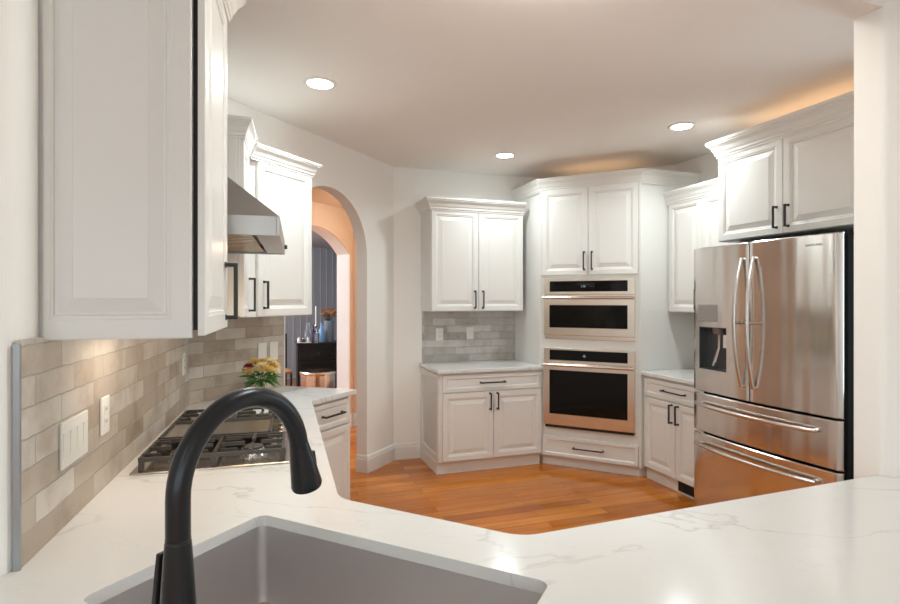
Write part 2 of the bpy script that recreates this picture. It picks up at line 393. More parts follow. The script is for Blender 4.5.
CROWN = [(0, -.035), (.007, -.035), (.009, -.022), (.016, -.018), (.018, -.004), (.026, .006), (.038, .03), (.056, .05), (.062, .054), (.062, .062), (.07, .066), (.07, .085), (0, .085)]
def crown(parent, path, z, g0=None, g1=None, k=1.0, ko=.6):
    return MB().sweep([(o*ko, h*k) for o, h in CROWN], path, g0, g1, zb=z).build('crown_moulding', 'cab', parent)
def door(parent, x0, x1, z0, z1, y, hx=None, hz=None, hl=.165, style='raised', fr=.055, th=.02, name='door', vert=True, r=.0055):
    d = MB().panel(x0, x1, z0, z1, y-th, th, fr, style).build(name, 'cab', parent)
    if hx is not None: handle(d, hx, hz, hl, y-th, vert, r)
    return d

# near wall cabinet on the left wall, side panel towards the camera
nx0 = LW.l((-.985, 1.329))[0]; nx1 = -1.42
t = thing('wall_cabinet', 'tall white wall cabinet nearest the camera with a raised side panel', 'cabinet', LW.w3(nx0, 0, 1.42), LW.a); wd = nx1-nx0
MB().box(.02, wd, -.345, -.002, .02, 1.1).build('body', 'cab', t, bevel=.002)
sp = MB().panel(0, .345, 0, 1.1, 0, .02, .06, frl=.03).build('side_panel', 'cab', t, loc=(0, -.0, 0), rot=(0, 0, -PI/2))
MB().box(.022, .03, -.357, -.345, .02, 1.08).build('bumper_strip', 'dark', t)  # dark strip standing in for the shade in the door gap
door(t, .004, wd-.004, .006, 1.085, -.359, wd-.055, .13, .19, fr=.06, r=.0065)
crown(t, [(0, -.002), (0, -.379), (wd, -.379), (wd, -.002)], 1.1, ko=.8)
MB().box(.0, .02, -.012, -.002, -.0, 1.1).build('scribe_strip', 'cab', t)
# cabinet beyond the hood on the left wall
c2 = -.49; jx = -.128
t = thing('wall_cabinet', 'narrow white wall cabinet between the range hood and the archway cabinet', 'cabinet', LW.w3(c2, 0, 1.42), LW.a)
def sh(p): return (p[0]-c2, p[1])
MB().prism([(0, -.002), (0, -.33), (jx-c2, -.33), (-c2-.004, -.006)], .02, .96).build('body', 'cab', t)
MB().panel(0, .3, 0, .94, 0, .004, .05).build('side_panel', 'cab', t, loc=(-.004, -.015, .01), rot=(0, 0, -PI/2))
door(t, .012, jx-c2-.03, .012, .93, -.33, jx-c2-.065, .13, .19)
g1 = LW.l(F2.w(.5, -.33)); crown(t, [(0, -.002), (0, -.35), (jx-c2+.0, -.35)], .955, k=.85, g1=(g1[0]-c2, g1[1]-.02))
# wall cabinet beside the archway
t = thing('wall_cabinet', 'white single-door wall cabinet beside the archway above the flowers', 'cabinet', F2.w3(0, 0, 1.42), F2.a)
MB().prism([(.004, -.006), (.129, -.33), (.675, -.33), (.675, -.002)], 0, .96).build('body', 'cab', t)
door(t, .20, .669, .004, .93, -.33, .245, .13, .165)
g0 = F2.l(LW.w(-.5, -.33)); crown(t, [(.137, -.35), (.675, -.35), (.675, -.002)], .94, k=.75, g0=(g0[0], g0[1]-.02))

# buffet wall cabinet
t = thing('wall_cabinet', 'white double-door wall cabinet above the grey tiles on the far wall', 'cabinet', F3.w3(.2715, 0, 1.414), F3.a)
MB().box(0, .93, -.32, -.002, 0, .97).build('body', 'cab', t, bevel=.002)
door(t, .006, .463, .006, .935, -.32, .425, .11); door(t, .467, .924, .006, .935, -.32, .505, .11)
crown(t, [(0, -.002), (0, -.34), (.93, -.34)], .955, k=.95, ko=.9)
# buffet base cabinet
def base(F, x0, x1, label, left_panel=False, dep=.58, splits=2, dh=.24, hh=.15, zt=.884, loc_name='base_cabinet', dhx=None):
    wd = x1-x0
    t = thing(loc_name, label, 'cabinet', F.w3(x0, 0, 0), F.a)
    MB().box(0, wd, -dep, -.002, .105, zt).build('body', 'cab', t, bevel=.002)
    MB().box(.0, wd, -dep+.03, -.05, 0, .105).build('toe_kick', 'trimw', t)
    door(t, .03, wd-.008, .715, zt-.02, -dep, dhx or wd/2, .79, dh, style='flat', fr=.04, name='drawer', vert=False)
    if splits == 2:
        m_ = (wd+.02)/2
        door(t, .03, m_-.002, .115, .705, -dep, m_-.035, .62, hh); door(t, m_+.002, wd-.008, .115, .705, -dep, m_+.035, .62, hh)
    else:
        door(t, .03, wd-.008, .115, .705, -dep, wd-.06, .62, hh)
    if left_panel:
        MB().panel(0, dep-.02, .0, .76, 0, .006, .06, 'flat').build('side_panel', 'cab', t, loc=(-.006, -.01, .11), rot=(0, 0, -PI/2))
        MB().box(-.012, 0, -dep+.03, -.005, 0, .1).build('plinth_return', 'trimw', t)
    return t
base(F3, .2715, 1.262, 'white base cabinet under the far buffet worktop, one wide drawer over two doors', True)
o = MB().box(-.022, .99, -.625, -.001, 0, .03).build('worktop', 'quartz', bevel=.003, loc=F3.w3(.2715, 0, .8845), rotz=F3.a)
tag(o, 'short white quartz worktop on the far base cabinet left of the ovens', 'countertop')
# buffet backsplash
o = MB().box(0, 1.0, -.012, -.001, 0, .50).build('backsplash', 'tileg', loc=F3.w3(.28, 0, .914), rotz=F3.a); tag(o, 'grey marble brick backsplash between the far worktop and its wall cabinet', 'backsplash')

# right base cabinet + worktop + upper
base(F5, .275, 1.05, 'white base cabinet between the ovens and the refrigerator', False, dh=.25)
o = MB().box(0, .775, -.615, -.001, 0, .03).build('worktop', 'quartz', bevel=.003, loc=F5.w3(.278, 0, .8845), rotz=F5.a)
tag(o, 'short white quartz worktop between the oven tower and the refrigerator', 'countertop')
t = thing('floor_vent', 'black grille in the toe kick left of the refrigerator', 'vent', F5.w3(.66, -.551, .02), F5.a)
MB().box(0, .25, -.008, 0, 0, .075).build('frame', 'black', t)
mb = MB()
for k in range(12): mb.box(.01+k*.02, .02+k*.02, -.011, -.008, .01, .065)
mb.build('louvre', 'dark', t)
t = thing('wall_cabinet', 'white wall cabinet tucked between the oven tower and the refrigerator cabinet', 'cabinet', F5.w3(.285, 0, 1.414), F5.a)
MB().box(0, .765, -.32, -.002, 0, .97).build('body', 'cab', t, bevel=.002)
door(t, .006, .38, .006, .935, -.32, .345, .11); door(t, .384, .759, .006, .935, -.32, .42, .11)
crown(t, [(0, -.002), (0, -.34), (.765, -.34)], .955, k=.95)
# cabinet above fridge
t = thing('refrigerator_cabinet', 'deep white double-door cabinet above the steel refrigerator', 'cabinet', F5.w3(1.055, 0, 1.935), F5.a)
MB().box(0, 1.04, -.54, -.002, 0, .66).build('body', 'cab', t, bevel=.002)
door(t, .004, .516, .004, .61, -.54, .477, .11, .14); door(t, .520, 1.034, .004, .61, -.54, .559, .11, .14)
crown(t, [(0, -.002), (0, -.56), (1.04, -.56), (1.04, -.002)], .635, ko=.8)

# ------------------------------------------------------------------ oven tower
t = thing('oven_cabinet', 'tall white corner cabinet holding the two built-in ovens', 'cabinet', (*F4.o, 0), F4.a)
W4 = .896
pl = [(0, 0), (W4, 0), F4.l(F5.w(.272, -.003)), F4.l(F5.w(.003, -.003)), F4.l((D[0]+.0, D[1]-.005)), F4.l(F3.w(1.265, -.003))]
lo = [(pl[0][0]+.02, .03), (pl[1][0]-.02, .03)]+pl[2:]
MB().prism(lo, 0, .085).build('toe_kick', 'trimw', t)
MB().prism(pl, .085, 2.57).build('body', 'cab', t)
for a_, b_ in ((.0, .02), (W4-.02, W4)): MB().box(a_, b_, -.012, 0, .085, 2.54).build('stile', 'cab', t, bevel=.002)
door(t, .024, W4/2-.002, 1.745, 2.525, 0, W4/2-.035, 1.745+.125); door(t, W4/2+.002, W4-.024, 1.745, 2.525, 0, W4/2+.035, 1.745+.125)
door(t, .024, W4-.024, .095, .275, 0, W4/2, .19, .27, style='flat', fr=.035, name='drawer', vert=False)
cp = [pl[5], (0, -.01), (W4, -.01), pl[2]]
crown(t, cp, 2.55)
def oven(name, label, z0, z1, pz, hz, wz, lower, disp):
    t = thing(name, label, 'oven', (*F4.w(.048, 0), z0), F4.a); W = .80
    MB().box(0, W, -.012, -.0005, 0, z1-z0).build('frame', 'steelo', t, bevel=.002)
    p = MB().box(.0, W, -.035, -.012, pz[0]-.025-z0, z1-z0).build('control_panel', 'steelo', t, bevel=.003)
    MB().box(.054, W-.06, -.037, -.034, pz[0]-z0, pz[1]-z0).build('display_glass', 'glassblk', p)
    d = MB().box(0, W, -.042, -.012, lower-z0, pz[0]-.03-z0).build('door', 'steelo', t, bevel=.004)
    MB().box(.054, W-.06, -.0445, -.04, wz[0]-z0, wz[1]-z0).build('door_window', 'glassblk', d, bevel=.001)
    h = MB(); h.tube([(.0, -.092, hz-z0), (W, -.092, hz-z0)], .0125, 16)
    for xx in (.03, W-.03): h.box(xx-.012, xx+.012, -.092, -.042, hz-z0-.009, hz-z0+.009)
    h.build('handle', 'steelh', d)
    for body, xx, sz in disp:
        cu = bpy.data.curves.new('digits', 'FONT'); cu.body = body; cu.size = sz; cu.extrude = .0003; cu.align_x = 'CENTER'
        tmp = bpy.data.objects.new('tmp', cu); me = bpy.data.meshes.new_from_object(tmp); bpy.data.objects.remove(tmp)
        me.materials.append(M['display']); o = bpy.data.objects.new('digits', me); COL.objects.link(o); o.parent = p
        o.location = (xx, -.0376, (pz[0]+pz[1])/2-z0-sz*.35); o.rotation_euler = (PI/2, 0, 0)
    return t
mw = oven('microwave_oven', 'built-in steel microwave oven, the upper of the two wall ovens', 1.164, 1.712, (1.595, 1.69), 1.54, (1.27, 1.475), 1.20, [('1:26', .36, .026), ('- -  -', .44, .018)])
ov = oven('wall_oven', 'large built-in steel oven below the microwave', .36, 1.085, (.975, 1.067), .935, (.487, .885), .385, [('8', .37, .034), ('-  -', .37, .03)])
MB().box(.01, .79, -.03, -.012, 0, .022).build('vent_slot', 'dark', ov)

# ------------------------------------------------------------------ refrigerator
FW = 1.03
t = thing('refrigerator', 'large stainless steel french-door refrigerator with two bottom drawers', 'refrigerator', F5.w3(1.06, 0, 0), F5.a)
def front(x): u = (x-FW/2)/(FW/2); return -.815+.035*u*u
MB().box(.012, FW-.012, -.705, -.03, .03, 1.865).build('body', 'sidegrey', t, bevel=.006)
for xx in (.06, FW-.06):
    for yy in (-.64, -.1): MB().lathe([(.02, 0), (.02, .03)], 12, (xx, yy, 0)).build('foot', 'black', t)
for xx in (.03, FW-.16): MB().box(xx, xx+.13, -.745, -.6, 1.865, 1.885).build('hinge_cover', 'sidegrey', t, bevel=.004)
def slab(name, x0, x1, z0, z1, hole=None, rl=.0, rr=.0, edge=.018):
    """bowed door; hole=(hx0,hx1,hz0,hz1,depth)"""
    xs = sorted(set([x0+(x1-x0)*i/16 for i in range(17)]+([hole[0], hole[1]] if hole else [])))
    zs = sorted(set([z0+.006, z1-.006]+([hole[2], hole[3]] if hole else [])))
    def yf(x):
        y = front(x)
        for d, r in ((x-x0, rl), (x1-x, rr)):
            if r and d < r: y += r-math.sqrt(max(0, r*r-(r-d)**2))
        return y
    ex = []
    for r, xx, sg in ((rl, x0, 1), (rr, x1, -1)):
        if r: ex += [xx+sg*r*(1-math.cos(a*PI/2/6)) for a in range(1, 6)]
    xs = sorted(set(xs+ex)); mb = MB(); bm = mb.bm
    g = [[bm.verts.new((x, yf(x), z)) for z in zs] for x in xs]
    for i in range(len(xs)-1):
        for j in range(len(zs)-1):
            if hole and hole[0]-1e-6 <= xs[i] and xs[i+1] <= hole[1]+1e-6 and hole[2]-1e-6 <= zs[j] and zs[j+1] <= hole[3]+1e-6: continue
            f = mb.face([g[i][j], g[i+1][j], g[i+1][j+1], g[i][j+1]]); f.smooth = True
    yb = -.752
    top = [bm.verts.new((x, yf(x)+.006, z1)) for x in xs]; bot = [bm.verts.new((x, yf(x)+.006, z0)) for x in xs]
    tb = [bm.verts.new((x, yb, z1)) for x in xs]; bb = [bm.verts.new((x, yb, z0)) for x in xs]
    for i in range(len(xs)-1):
        mb.face([g[i][-1], g[i+1][-1], top[i+1], top[i]]); mb.face([top[i], top[i+1], tb[i+1], tb[i]])
        mb.face([g[i][0], bot[i], bot[i+1], g[i+1][0]]); mb.face([bot[i], bb[i], bb[i+1], bot[i+1]])
        if not (hole and hole[0]-1e-6 <= xs[i] and xs[i+1] <= hole[1]+1e-6): mb.face([tb[i], tb[i+1], bb[i+1], bb[i]])
    for i in (0, -1): mb.face([bb[i], bot[i]]+[g[i][j] for j in range(len(zs))]+[top[i], tb[i]])
    if hole:
        h0, h1, k0, k1, dp = hole
        c = [(h0, k0), (h1, k0), (h1, k1), (h0, k1)]
        a = [bm.verts.new((x, yf(x), z)) for x, z in c]; b = [bm.verts.new((x, yf((h0+h1)/2)+dp, z)) for x, z in c]
        for i in range(4): mb.face([a[i], a[(i+1)%4], b[(i+1)%4], b[i]])
        bmesh.ops.remove_doubles(bm, verts=bm.verts, dist=1e-5)
    return mb.build(name, 'steel', t)
hx = (.07, .318, 1.05, 1.337, .085)
ld = slab('door', .0, .492, .893, 1.878, hx, rl=.012, rr=.012); rd = slab('door', .498, FW, .893, 1.878, None, rl=.012, rr=.03)
u1 = slab('freezer_drawer', 0, FW, .618, .880, None, .012, .03); u2 = slab('freezer_drawer', 0, FW, .085, .605, None, .012, .03)
MB().box(.01, FW-.01, -.72, -.70, .02, .085).build('base_grille', 'sidegrey', t)
def bowbar(parent, pts, r, flat=1.0, ends=()):
    mb = MB().tube(pts, r, 14, flat=flat)
    for a, b in ends: mb.tube([a, b], r*.9, 10)
    return mb.build('handle', 'steelh', parent)
for dd, xx, sg in ((ld, .452, -1), (rd, .538, 1)):
    pts = []
    for i in range(21):
        u = -1+2*i/20; z = 1.38+.40*u; pts.append((xx+sg*.004*(1-u*u), front(xx)-.012-.055*(1-u*u), z))
    bowbar(dd, pts, .013, ends=[((xx, front(xx)-.014, .985), (xx, front(xx)+.002, .985)), ((xx, front(xx)-.014, 1.775), (xx, front(xx)+.002, 1.775)), ((xx, front(xx)-.06, 1.38), (xx, front(xx), 1.38))])
for dd, z in ((u1, .812), (u2, .535)):
    pts = [(.06+.87*i/24, front(.06+.87*i/24)-.03-.026*(1-(i/12-1)**2), z-.004*(1-(i/12-1)**2)) for i in range(25)]
    bowbar(dd, pts, .0135, ends=[((.075, front(.075)-.03, z), (.075, front(.075), z)), ((.915, front(.915)-.03, z), (.915, front(.915), z))])
# dispenser
yy = front(.19)
cp_ = MB().box(.068, .320, yy-.004, yy+.012, 1.375, 1.490).build('control_panel', mat('dispenser_panel', (.42, .42, .42), .3, metal=.7), ld, bevel=.002)
for i in range(3):
    for xx in (.095, .285): MB().box(xx-.012, xx+.012, yy-.0048, yy-.003, 1.40+i*.027, 1.402+i*.027).build('button_mark', 'silvertext', cp_)
MB().box(.07, .318, yy+.02, yy+.083, 1.052, 1.336).bm.free()
cv = MB().box(.0705, .3175, yy+.074, yy+.083, 1.051, 1.336); cv.box(.0705, .0735, yy+.006, yy+.08, 1.051, 1.336); cv.box(.3145, .3175, yy+.006, yy+.08, 1.051, 1.336); cv.box(.0705, .3175, yy+.006, yy+.08, 1.331, 1.336); cv.box(.0705, .3175, yy+.004, yy+.08, 1.051, 1.058)
cv.build('dispenser_recess', mat('recess_plastic', (.07, .075, .08), .3), ld)
MB().tube([(.21, yy+.045, 1.33), (.205, yy+.04, 1.29)], [.045, .035], 16).build('ice_chute', 'silvertext', ld)
MB().tube([(.215, yy+.04, 1.29), (.205, yy+.045, 1.2), (.165, yy+.04, 1.075)], [.012, .011, .014], 10).build('paddle', 'chrome', ld)
MB().box(.25, .30, yy+.03, yy+.06, 1.20, 1.29).build('paddle', 'chrome', ld, bevel=.004)
cu = bpy.data.curves.new('emblem', 'FONT'); cu.body = 'SAMSUNG'; cu.size = .02; cu.extrude = .0004; cu.align_x = 'CENTER'
tmp = bpy.data.objects.new('tmp', cu); me = bpy.data.meshes.new_from_object(tmp); bpy.data.objects.remove(tmp)
me.materials.append(M['silvertext']); o = bpy.data.objects.new('emblem', me); COL.objects.link(o); o.parent = rd
o.location = (.90, front(.90)-.0008, 1.815); o.rotation_euler = (PI/2, 0, math.atan(.035*2*((.90-FW/2)/(FW/2))/(FW/2)))

# ------------------------------------------------------------------ peninsula base cabinets (left leg, diagonal sink run, right leg)
K1 = (-.34, 1.653); K2 = (-.835, 3.26); K3 = (-.632, 3.664); K4 = F2.w(.76, 0)
K0 = (.187, 1.385); KR = (1.482, 1.872)
def inset(p, q, d, z=None):
    v = Vector((q[0]-p[0], q[1]-p[1])).normalized(); return v
def basepoly(name, label, poly):
    t = thing(name, label, 'cabinet', (poly[0][0], poly[0][1], 0)); pp = [(x-poly[0][0], y-poly[0][1]) for x, y in poly]
    MB().prism(pp, .1, .883).build('body', 'cab', t)
    cx = sum(p[0] for p in pp)/len(pp); cy = sum(p[1] for p in pp)/len(pp)
    MB().prism([(cx+(x-cx)*.93, cy+(y-cy)*.93) for x, y in pp], 0, .1).build('toe_kick', 'trimw', t)
    return t
LC = Frame(K1, (K2[0]-K1[0], K2[1]-K1[1]))
# left leg (under the cooktop), ends at the corner unit
q0 = LC.w(.05, .03); q1 = LC.w(1.6, .03)
w0 = LW.w(-1.30, -.003); w1 = LW.w(-.10, -.003)
t = basepoly('base_cabinet', 'white base cabinets under the gas cooktop', [q0, q1, w1, w0])
fe = LC.w(.08, .03)
fr_ = thing('tmp', '', '', (0, 0, 0)); bpy.data.objects.remove(fr_)
# corner end cabinet under the flowers
cf = .60
t = thing('base_cabinet', 'white end base cabinet with drawer and door beside the archway', 'cabinet', F2.w3(0, 0, 0), F2.a)
kl = F2.l(K2); kr = F2.l(K3); dpt = -kr[1]
MB().prism([(.01, -.01), (kl[0]+.02, -dpt+.045), (kr[0]-.03, -dpt+.045), (kr[0]-.03, -.003), (.3, -.003)], .1, .883).build('body', 'cab', t)
MB().prism([(.05, -.02), (kl[0]+.03, -dpt+.09), (kr[0]-.06, -dpt+.09), (kr[0]-.06, -.02)], 0, .1).build('toe_kick', 'trimw', t)
xa, xb = kl[0]+.03, kr[0]-.04
door(t, xa, xb, .70, .862, -dpt+.045, (xa+xb)/2, .785, .2, style='flat', fr=.035, name='drawer', vert=False)
door(t, xa, xb, .115, .69, -dpt+.045)

# sink cut-out
S1 = (-.532, 1.529); S2 = (.215, 1.160); sd = Vector((-.22, -.435)); S3 = (S2[0]+sd.x, S2[1]+sd.y); S0 = (S1[0]+sd.x, S1[1]+sd.y)
sinkc = [S1, S2, S3, S0]
def roundpoly(P, r, k=5):
    n = len(P); out = []
    for i in range(n): out += arcfillet(P[i-1], P[i], P[(i+1)%n], r, k)
    return out
SF = Frame(S0, (S3[0]-S0[0], S3[1]-S0[1]))
# peninsula cabinets
SP = [(-.39, 1.655), (.17, 1.35), (.29, 1.375), (.29, .63), (-.08, .56), (-.80, .92), (-.945, 1.24), (-1.08, 1.79)]
t = basepoly('sink_cabinet', 'white base cabinet carrying the peninsula sink', SP)
sc = t
t = basepoly('base_cabinet', 'white base cabinets under the right leg of the peninsula', [(.30, 1.38), (1.45, 1.82), (1.45, 1.09), (.30, .65)])
# hollow out the sink cabinet so the bowl fits
# (rebuild its body as a ring of panels)
for ch in list(sc.children):
    if ch.name.startswith('body'): bpy.data.objects.remove(ch)
pl_ = SP; bx_, by_ = pl_[0]
cxx = sum(p[0] for p in pl_)/8; cyy = sum(p[1] for p in pl_)/8
mb = MB(); pp = [(x-bx_, y-by_) for x, y in pl_]; ii = [(cxx+(x-cxx)*.965-bx_, cyy+(y-cyy)*.965-by_) for x, y in pl_]
a = [[mb.bm.verts.new((x, y, z)) for x, y in P] for P, z in ((pp, .1), (pp, .883), (ii, .883), (ii, .1))]
for q in range(4):
    for i in range(8): mb.face([a[q][i], a[q][(i+1)%8], a[(q+1)%4][(i+1)%8], a[(q+1)%4][i]])
mb.build('body', 'cab', sc)

# main countertop
outline = [LW.w(LW.l(A)[0]+.005, -.001), LW.w(-.002, -.001), F2.w(.002, -.001), K4] + arcfillet(K4, K3, K2, .008, 3) + arcfillet(K3, K2, K1, .02, 3) + arcfillet(K2, K1, K0, .05, 5) + arcfillet(K1, K0, KR, .05, 6) + [KR, (1.478, 1.862), (2.05, 1.575), (2.05, 1.30), (1.50, .985), (-.08, .50), (-1.0, .93), (-1.085, .99)]
# hole bridged with bmesh triangle fill
bm = bmesh.new()
def loop(P, z): 
    vs = [bm.verts.new((x, y, z)) for x, y in P]; es = [bm.edges.new((vs[i], vs[(i+1)%len(vs)])) for i in range(len(vs))]; return vs, es
hole = roundpoly(sinkc, .03, 5)
tv, te = loop(outline, CT); hv, he = loop(hole, CT)
bmesh.ops.triangle_fill(bm, use_beauty=True, use_dissolve=False, edges=te+he)
ex = bmesh.ops.extrude_face_region(bm, geom=bm.faces[:])
for v in [g for g in ex['geom'] if isinstance(g, bmesh.types.BMVert)]: v.co.z = CT-.03
mb = MB(); mb.bm.free(); mb.bm = bm
o = mb.build('countertop', 'quartz', bevel=.003)
tag(o, 'large angled white quartz countertop wrapping the sink and the cooktop', 'countertop')

# sink
t = thing('kitchen_sink', 'undermount stainless steel sink basin set in the peninsula', 'sink', (*S1, CT-.25))
rim = [(Vector(p)-Vector(S1)) for p in roundpoly(sinkc, .03, 5)]
cc = sum((Vector(p) for p in sinkc), Vector((0, 0)))/4-Vector(S1)
def scl(P, d): 
    out = []
    for p in P:
        v = p-cc; l = v.length; out.append(cc+v*((l+d)/l))
    return out
bm = bmesh.new(); mb = MB(); mb.bm.free(); mb.bm = bm
lev = [(scl(rim, .02), .219), (scl(rim, .004), .219), (scl(rim, .002), .20), (scl(rim, .0), .04), (scl(rim, -.012), .012), (scl(rim, -.04), .002), (scl(rim, -.12), .0)]
rings = [[bm.verts.new((p.x, p.y, z)) for p in P] for P, z in lev]
for a, b in zip(rings, rings[1:]):
    for i in range(len(a)): mb.face([a[i], a[(i+1)%len(a)], b[(i+1)%len(a)], b[i]])
mb.face(rings[-1])
bb = mb.build('basin', 'sink', t, smooth=True); sm = bb.modifiers.new('s', 'SOLIDIFY'); sm.thickness = .0015; sm.offset = 1
MB().lathe([(.001, .003), (.03, .003), (.042, .006), (.045, .003), (.045, .0)], 32, (cc.x, cc.y, .0)).build('drain', 'chrome', t)

# ------------------------------------------------------------------ faucet
fb = (-.427, .848)
t = thing('kitchen_faucet', 'matt black high-arc pull-down faucet standing behind the sink', 'faucet', (*fb, CT), math.atan2(.895, .446))
MB().lathe([(.034, 0), (.034, .006), (.031, .012), (.0285, .06), (.026, .13), (.0215, .2), (.0195, .226)], 40).build('base_column', 'faucet', t)
MB().lathe([(.0192, .2262), (.0185, .229), (.0192, .2315)], 40).build('joint_ring', 'black', t)
r = .137; ctr = .43-r; pts = [(0, 0, .228), (0, 0, .25), (0, 0, ctr)]
for i in range(1, 29):
    a = math.radians(170)*i/28; pts.append((r-r*math.cos(a), 0, ctr+r*math.sin(a)))
MB().tube(pts, .0185, 28).build('spout', 'faucet', t)
end = Vector(pts[-1]); dr = (Vector(pts[-1])-Vector(pts[-2])).normalized()
dd = (dr+Vector((.03, 0, 0))).normalized()
hp = [end+dd*s_ for s_ in (0, .004, .02, .045, .07, .092, .098)]
hd_ = MB().tube(hp, [.0187, .0192, .0215, .0255, .0285, .0315, .0295], 28).build('spray_head', 'faucet', t)
MB().tube([end+dd*.098, end+dd*.101], [.024, .024], 20).build('nozzle', 'black', hd_)
sb = end+dd*.04
MB().box(-.004, .004, -.007, .007, -.016, .016).build('spray_button', 'black', hd_, bevel=.002, loc=tuple(sb+Vector((.0265, -.004, 0))), rot=(0, -.2, 0))
MB().tube([(0, .015, .075), (0, .05, .075)], .017, 24).build('handle_hub', 'faucet', t)
lv = MB().hexa([(-.013, .042, .07), (.013, .042, .07), (.013, .056, .07), (-.013, .056, .07)], [(-.009, .031, .203), (.009, .031, .203), (.009, .042, .203), (-.009, .042, .203)])
lv.build('lever', 'faucet', t, bevel=.003)

# ------------------------------------------------------------------ backsplash tiles on the left
lx0 = LW.l(A)[0]
o = MB().box(lx0+.002, -.001, -.012, -.001, 0, .515).build('backsplash', 'tile', loc=LW.w3(0, 0, CT), rotz=LW.a); tag(o, 'beige travertine brick backsplash along the left wall behind the cooktop', 'backsplash')
o = MB().box(.004, .765, -.012, -.001, 0, .505).build('backsplash', 'tile', loc=F2.w3(0, 0, CT), rotz=F2.a); tag(o, 'beige travertine brick backsplash behind the flowers beside the archway', 'backsplash')
o = MB().box(lx0-.006, lx0+.002, -.014, -.001, 0, .508).build('trim_3', 'caulk', loc=LW.w3(0, 0, CT), rotz=LW.a); struct(o)
o = MB().box(.766, .778, -.014, -.001, 0, .505).build('trim_4', 'trimw', loc=F2.w3(0, 0, CT), rotz=F2.a); struct(o)
# outlets / switches
def plate(F, x, z, w_, h_, label, cat, gangs, kind, name, group=None):
    t = thing(name, label, cat, F.w3(x, -.0125, z), F.a, group)
    MB().box(-w_/2, w_/2, -.007, 0, -h_/2, h_/2).build('cover_plate', 'plate', t, bevel=.0025)
    for g in range(gangs):
        gx = (g-(gangs-1)/2)*.046
        if kind == 'switch':
            MB().hexa([(gx-.016, -.0075, -.033), (gx+.016, -.0075, -.033), (gx+.016, -.0065, -.033), (gx-.016, -.0065, -.033)], [(gx-.016, -.0088, .033), (gx+.016, -.0088, .033), (gx+.016, -.0065, .033), (gx-.016, -.0065, .033)]).build('rocker', 'plate', t)
        else:
            for s_ in (-1, 1):
                k = MB().box(gx-.017, gx+.017, -.0085, -.006, s_*.02-.015, s_*.02+.015).build('socket', 'plate', t, bevel=.001)
                MB().box(gx-.007, gx-.005, -.009, -.008, s_*.02-.004, s_*.02+.006).box(gx+.005, gx+.007, -.009, -.008, s_*.02-.004, s_*.02+.006).build('slot', 'slot', k)
    return t
def lw_at(u, zc):     # where a viewing ray at column u meets the left wall
    k = (u-450)/540; ex, ey = LW.e; s_ = (k*B[1]-B[0])/(ex-k*ey); return s_
xa_, xb_ = lw_at(53, 0), lw_at(81, 0)
plate(LW, (xa_+xb_)/2, 1.135, .185, .125, 'wide four-gang light switch plate on the left wall tiles', 'light switch', 4, 'switch', 'switch_plate')
plate(LW, lw_at(99, 0), 1.15, .075, .12, 'single power outlet on the left wall tiles beside the wide switch plate', 'outlet', 1, 'outlet', 'power_outlet')
plate(LW, lw_at(180.5, 0), 1.17, .075, .12, 'power outlet on the left wall tiles behind the cooktop', 'outlet', 1, 'outlet', 'power_outlet')
def f_at(F, u): k = (u-450)/540; return (k*F.o[1]-F.o[0])/(F.e[0]-k*F.e[1])
plate(F2, f_at(F2, 260.5), 1.17, .075, .125, 'left switch plate of the two above the flowers', 'light switch', 1, 'switch', 'switch_plate')
plate(F2, f_at(F2, 272), 1.17, .075, .125, 'right switch plate of the two above the flowers', 'light switch', 1, 'switch', 'switch_plate')
plate(F3, f_at(F3, 439), 1.185, .075, .12, 'left outlet of the two on the grey far backsplash', 'outlet', 1, 'outlet', 'power_outlet')
plate(F3, f_at(F3, 469.5), 1.19, .075, .12, 'right outlet of the two on the grey far backsplash', 'outlet', 1, 'switch', 'power_outlet')

# ------------------------------------------------------------------ range hood
hx0, hx1, HD = -1.36, -.5, .55; hz = 1.755
t = thing('range_hood', 'stainless steel pyramid range hood above the gas cooktop', 'range hood', LW.w3(hx0, 0, hz), LW.a); HW = hx1-hx0
def shell(name, lo, hi, m, zl, zh, cap=True):
    mb = MB(); a = [mb.bm.verts.new((*p, zl)) for p in lo]; b = [mb.bm.verts.new((*p, zh)) for p in hi]
    for i in range(4): mb.face([a[i], a[(i+1)%4], b[(i+1)%4], b[i]])
    if cap: mb.face(b)
    return mb
# lip: hollow frame open below
mb = MB(); mb.box(0, HW, -HD, -HD+.012, 0, .072); mb.box(0, .012, -HD+.012, -.002, 0, .072); mb.box(HW-.012, HW, -HD+.012, -.002, 0, .072); mb.box(0.012, HW-.012, -.014, -.002, 0, .072)
mb.build('rim', 'hoodst', t, bevel=.0015)
mb = MB(); cx_ = HW/2
mb.hexa([(0.001, -HD+.001, .072), (HW-.001, -HD+.001, .072), (HW-.001, -.002, .072), (.001, -.002, .072)], [(cx_-.19, -.27, .315), (cx_+.15, -.27, .315), (cx_+.15, -.002, .315), (cx_-.19, -.002, .315)])
mb.build('canopy', 'hoodst', t)
MB().box(cx_-.17, cx_+.13, -.25, -.003, .315, H-hz-.002).build('chimney', 'hoodst', t, bevel=.002)
